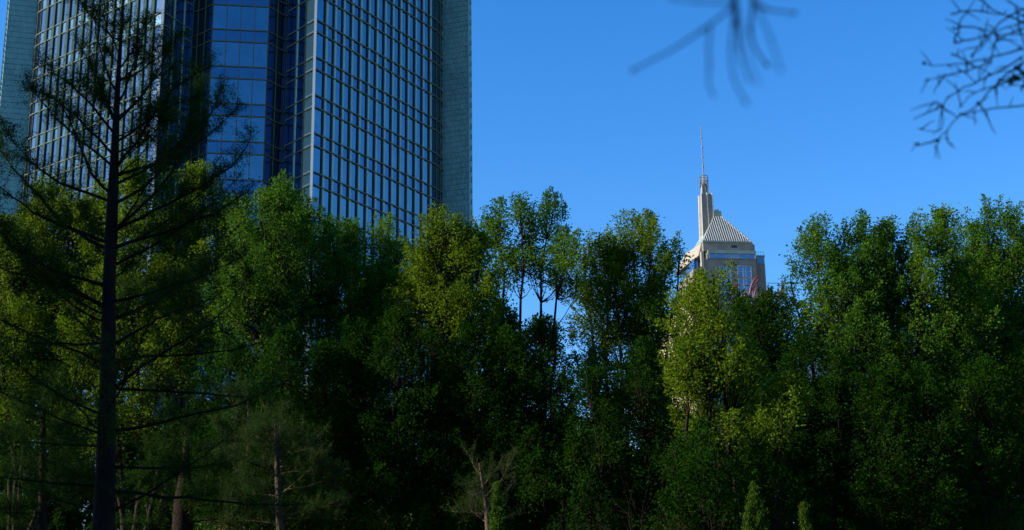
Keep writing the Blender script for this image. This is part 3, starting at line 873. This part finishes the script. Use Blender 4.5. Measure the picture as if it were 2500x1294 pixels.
o, n3 = conifer('slim cypress with a pale pinkish trunk right of the big cypress', 37, [(684, 1300, 9), (680, 1200, 8), (676, 1130, 6), (672, 1020, 2)],
        simple_br(680, 1290, 1040, 190, 20, 2), 73, group='bald cypresses', extra=14, bark='pinkbark')
o, n4 = conifer('small cypress with reddish stem between the big cypress and the pink trunk', 40, [(600, 1300, 7), (604, 1150, 5.5), (608, 1050, 4), (606, 980, 2)],
        simple_br(604, 1290, 1020, 130, 16, 3), 74, group='bald cypresses', extra=14, bark='pinkbark')
o, n5 = conifer('cypress with a thick forked dark trunk just right of the big cypress foot', 38, [(445, 1300, 26), (448, 1220, 22), (452, 1160, 14), (455, 1080, 6), (455, 1030, 2)],
        simple_br(450, 1290, 1090, 200, 16, 4), 75, group='bald cypresses', extra=14)
o, n6 = conifer('thin tree with two lit reddish stems beside the slim green spire', 36, [(1192, 1300, 7), (1188, 1240, 6), (1180, 1190, 4), (1170, 1130, 2)],
        simple_br(1186, 1280, 1180, 90, 8, 5), 76, extra=6, bark='pinkbark', leafd=.2, name='thin_tree')

# columnar junipers
def spire(label, px, py_top, hw, Y, seed):
    rg = np.random.default_rng(seed)
    top = atY(px, py_top, Y); H = top[2]
    o = empty('columnar_juniper', (float(top[0]), float(Y), 0), label, 'shrub', 'columnar junipers in front of the trees')
    b = MB(); b.tube([(top[0], Y, 0), (top[0], Y, H * .6), (top[0], Y, H - .1)], [.09, .05, .01], 6); b.build('trunk', M['bark'], o)
    rad = hw / FPX * Y
    n = 16000
    t_ = 1 - rg.random(n) ** .8 * .75
    nb = 80
    ba = rg.random(nb) * 2 * math.pi; bt = 1 - .5 * rg.random(nb) ** 1.3
    k = rg.integers(0, nb, n)
    s_ = rg.random(n)
    prof = np.interp(bt[k], [0, .80, .92, 1], [1, 1, .5, .03])
    x = top[0] + np.cos(ba[k]) * rad * prof * (.25 + .7 * s_) + rg.normal(size=n) * .035
    y = Y + np.sin(ba[k]) * rad * prof * (.25 + .7 * s_) + rg.normal(size=n) * .035
    z = H * bt[k] - .5 + s_ * (.35 + .3 * (ba[k] % 1)) * (1.25 - .25 * bt[k]) + rg.normal(size=n) * .03
    z += (rg.random(nb)[k] - .5) * .25 * (1 - bt[k] + .1)
    P = np.stack([x, y, z], 1)
    c = MB(); leaf_mesh(c, P, .07, .022, rg, dirs=np.stack([np.cos(ba[k]) * .3, np.sin(ba[k]) * .3, np.full(n, 1.)], 1))
    c.build('foliage', M['juniper'], o)
spire('slim bright green columnar juniper left of centre at the bottom edge', 1213, 1182, 20, 33, 81)
spire('wider olive columnar juniper right of centre at the bottom edge', 1840, 1190, 42, 33, 82)
spire('small narrow juniper tip near the lower right bottom edge', 1960, 1228, 20, 33, 83)

def bush(label, cat, Y, px, lobes, m, seed, group=None, name='leafy_bush', dens=1.0):
    return broadleaf(label, Y, px, lobes, M[m], seed, group=group, name=name, zfork=1.2, trunk_r=.09, leaf=(.09, .045), dens=dens)
GB = 'lime green young trees low behind the junipers'
bush('lime green young tree at the bottom edge right of the central gap', 'tree', 50, 1445, [(1400, 1235, 40, 1400), (1450, 1205, 45, 1400), (1500, 1235, 36, 1400)], 'bushleaf', 91, GB, name='young_tree')
bush('lime green young tree low under the middle left dark trees', 'tree', 52, 900, [(860, 1240, 45, 1400), (930, 1215, 45, 1400), (990, 1250, 36, 1400)], 'bushleaf', 92, GB, name='young_tree')
bush('pale young tree low at the left behind the forked trunk', 'tree', 52, 540, [(520, 1200, 45, 1400), (600, 1180, 45, 1400)], 'bushleaf', 93, GB, name='young_tree', dens=.6)

# bare shrub
rg = np.random.default_rng(99)
cs = atY(1720, 1294, 35)
sb = empty('bare_shrub', (float(cs[0]), 35, 0), 'leafless grey shrub with fanned twigs at the bottom right of centre', 'shrub')
b = MB()
def grow(p, d, L, r, k):
    pts = [p]; dd = d.copy()
    for i in range(4):
        dd = dd + rg.normal(size=3) * .13; dd /= np.linalg.norm(dd); pts.append(pts[-1] + dd * L / 4)
    b.tube(pts, np.linspace(r, r * .5, 5), 4)
    if k:
        for j in range(3):
            nd = dd + rg.normal(size=3) * .42; nd /= np.linalg.norm(nd)
            grow(pts[2 + j % 3], nd, L * .62, r * .5, k - 1)
for i in range(7):
    a = rg.random() * 6.28
    grow(np.array([cs[0], 35.0, 0]), np.array([math.cos(a) * .22, math.sin(a) * .22, 1.0]), cs[2] * .72, .028, 3)
b.build('twigs', M['bark'], sb).name = 'branch'

# ------------------------------------------------------------------ near leafless tree whose twigs hang into the top of the view
nt_ = empty('leafless_tree', (7.0, 7.6, 0), 'leafless tree beyond the right edge whose dark twigs hang into the top corner', 'tree')
b = MB()
b.tube([(7.0, 7.6, -.1), (6.98, 7.6, 1), (6.9, 7.55, 2.6), (6.8, 7.5, 4.2), (6.85, 7.5, 6), (6.7, 7.4, 8)], [.2, .15, .13, .11, .08, .03], 10)
b.build('trunk', M['twig'], nt_)
def rpx(r, Y): return r / FPX * Y
# nearer spray
Yn = 2.6
b = MB()
b.tube(smooth([(6.8, 7.5, 4.4), (4.6, 6.1, 4.7), (1.9, 4.0, 4.1), (.9, 3.2, 3.75), tuple(atY(1810, -110, Yn))], 4), np.linspace(.05, .012, 17), 6)
near = [([(1810, -110), (1800, -50), (1790, 10), (1740, 55), (1690, 90), (1640, 122), (1590, 148), (1545, 172)], 6, .25),
 ([(1735, 58), (1730, 110), (1732, 160), (1730, 205), (1742, 232)], 4.5, .2),
 ([(1805, -60), (1795, 10), (1788, 80), (1785, 140), (1795, 200), (1822, 250)], 5, -.1),
 ([(1798, 0), (1805, 120), (1828, 195)], 4.5, .1), ([(1810, -110), (1838, -10), (1832, 70), (1845, 120), (1872, 158)], 7, .45),
 ([(1838, -10), (1852, 12), (1880, 24), (1940, 32)], 6, .3), ([(1840, 0), (1880, 90), (1905, 170)], 4, -.35),
 ([(1795, 5), (1740, 6), (1670, 0), (1640, -6)], 4, -.3), ([(1800, 10), (1812, 90), (1850, 200)], 3.5, -.3), ([(1812, -80), (1790, -20), (1795, 60)], 7, .1)]
for pts, r, dy in near:
    q = [atY(x, y, Yn + dy * i / (len(pts) - 1)) for i, (x, y) in enumerate(pts)]
    q = smooth(q, 4)
    b.tube(q, np.linspace(rpx(r * .8, Yn), rpx(r * .5, Yn), len(q)), 6)
    b.ball(q[-1], rpx(r * 1.2, Yn)); b.ball(q[len(q) // 2], rpx(r * 1.25, Yn))
b.build('limb', M['twig'], nt_)
Yf = 6.8
b = MB()
far = [[(2500, 120), (2420, 140), (2360, 156), (2300, 160), (2256, 154)], [(2420, 150), (2360, 172), (2304, 184), (2256, 196)], [(2304, 184), (2278, 228)],
 [(2500, 140), (2420, 180), (2380, 200), (2332, 228), (2300, 260), (2300, 316), (2240, 314)], [(2300, 260), (2284, 250), (2268, 264)], [(2300, 260), (2228, 290)],
 [(2500, 148), (2440, 196), (2388, 252), (2332, 288), (2292, 344), (2284, 388)], [(2292, 340), (2248, 352), (2230, 352)], [(2388, 252), (2428, 326)],
 [(2520, 252), (2400, 266), (2340, 286)], [(2392, 0), (2440, 32), (2510, 56)], [(2460, 0), (2510, 34)], [(2324, 34), (2380, 24), (2452, 38), (2510, 60)],
 [(2324, 68), (2380, 66), (2432, 84), (2500, 120)], [(2332, 108), (2348, 44), (2380, 0)], [(2332, 100), (2380, 94), (2476, 60), (2520, 40)],
 [(2440, 196), (2510, 214)], [(2324, 132), (2360, 148), (2416, 180)], [(2432, 84), (2420, 140), (2424, 160)], [(2360, 156), (2360, 182)], [(2410, 90), (2370, 140)],
 [(2500, 70), (2450, 90), (2412, 120)], [(2480, 20), (2500, 110), (2516, 190)], [(2300, 262), (2340, 286)], [(2440, 196), (2438, 216)], [(2312, 330), (2324, 356)], [(2530, 90), (2432, 84)],
 [(2508, 170), (2450, 205), (2380, 226), (2340, 264)], [(2515, 10), (2440, 55), (2400, 110), (2372, 135)]]
for i, pts in enumerate(far):
    dy = rg.normal() * .25
    q = smooth([atY(x + rg.normal() * 1.5, y + rg.normal() * 1.5, Yf + dy * j / (len(pts) - 1)) for j, (x, y) in enumerate(pts)], 4)
    q[1:-1] += rg.normal(size=(len(q) - 2, 3)) * .003
    b.tube(q, np.linspace(rpx(2.8, Yf), rpx(1.0, Yf), len(q)), 5)
    for k in range(2, len(q) - 1, 3):
        d_ = rg.normal(size=3) * [.05, .04, .05]; b.tube([q[k], q[k] + d_ * .6, q[k] + d_ * 1.1 + [0, 0, -.01]], [rpx(2, Yf), rpx(1.4, Yf), rpx(.8, Yf)], 4)
        if k % 2: b.ball(q[k], rpx(4, Yf))
for x, y in ((2360, 156), (2416, 182), (2432, 84), (2300, 260), (2440, 196), (2388, 252), (2290, 344), (2256, 154), (2500, 38), (2240, 352)):
    b.ball(atY(x, y, Yf), rpx(5.5, Yf))
for s_, e_ in (((6.8, 7.5, 4.3), (2520, 125)), ((6.82, 7.5, 4.9), (2520, 55)), ((6.84, 7.52, 3.8), (2520, 252)), ((6.8, 7.5, 4.5), (2530, 90))):
    e = atY(*e_, Yf); mid = (np.array(s_) + e) / 2 + [0, 0, .15]
    b.tube(bez(np.array(s_), mid, e, 8), np.linspace(.035, rpx(4.5, Yf), 8), 6)
b.build('limb', M['twig'], nt_)
rgl = np.random.default_rng(5)
c = MB(); pc = atY(2488, 180, Yf)
leaf_mesh(c, pc + rgl.normal(size=(26, 3)) * [.03, .05, .04], .045, .03, rgl); c.build('leaf_cluster', M['leaf_shade'], nt_)
print('LEAVES', NL, n1, n2, n3, n4, n5, n6, 'ZR', ZR, 'H2', ZB)
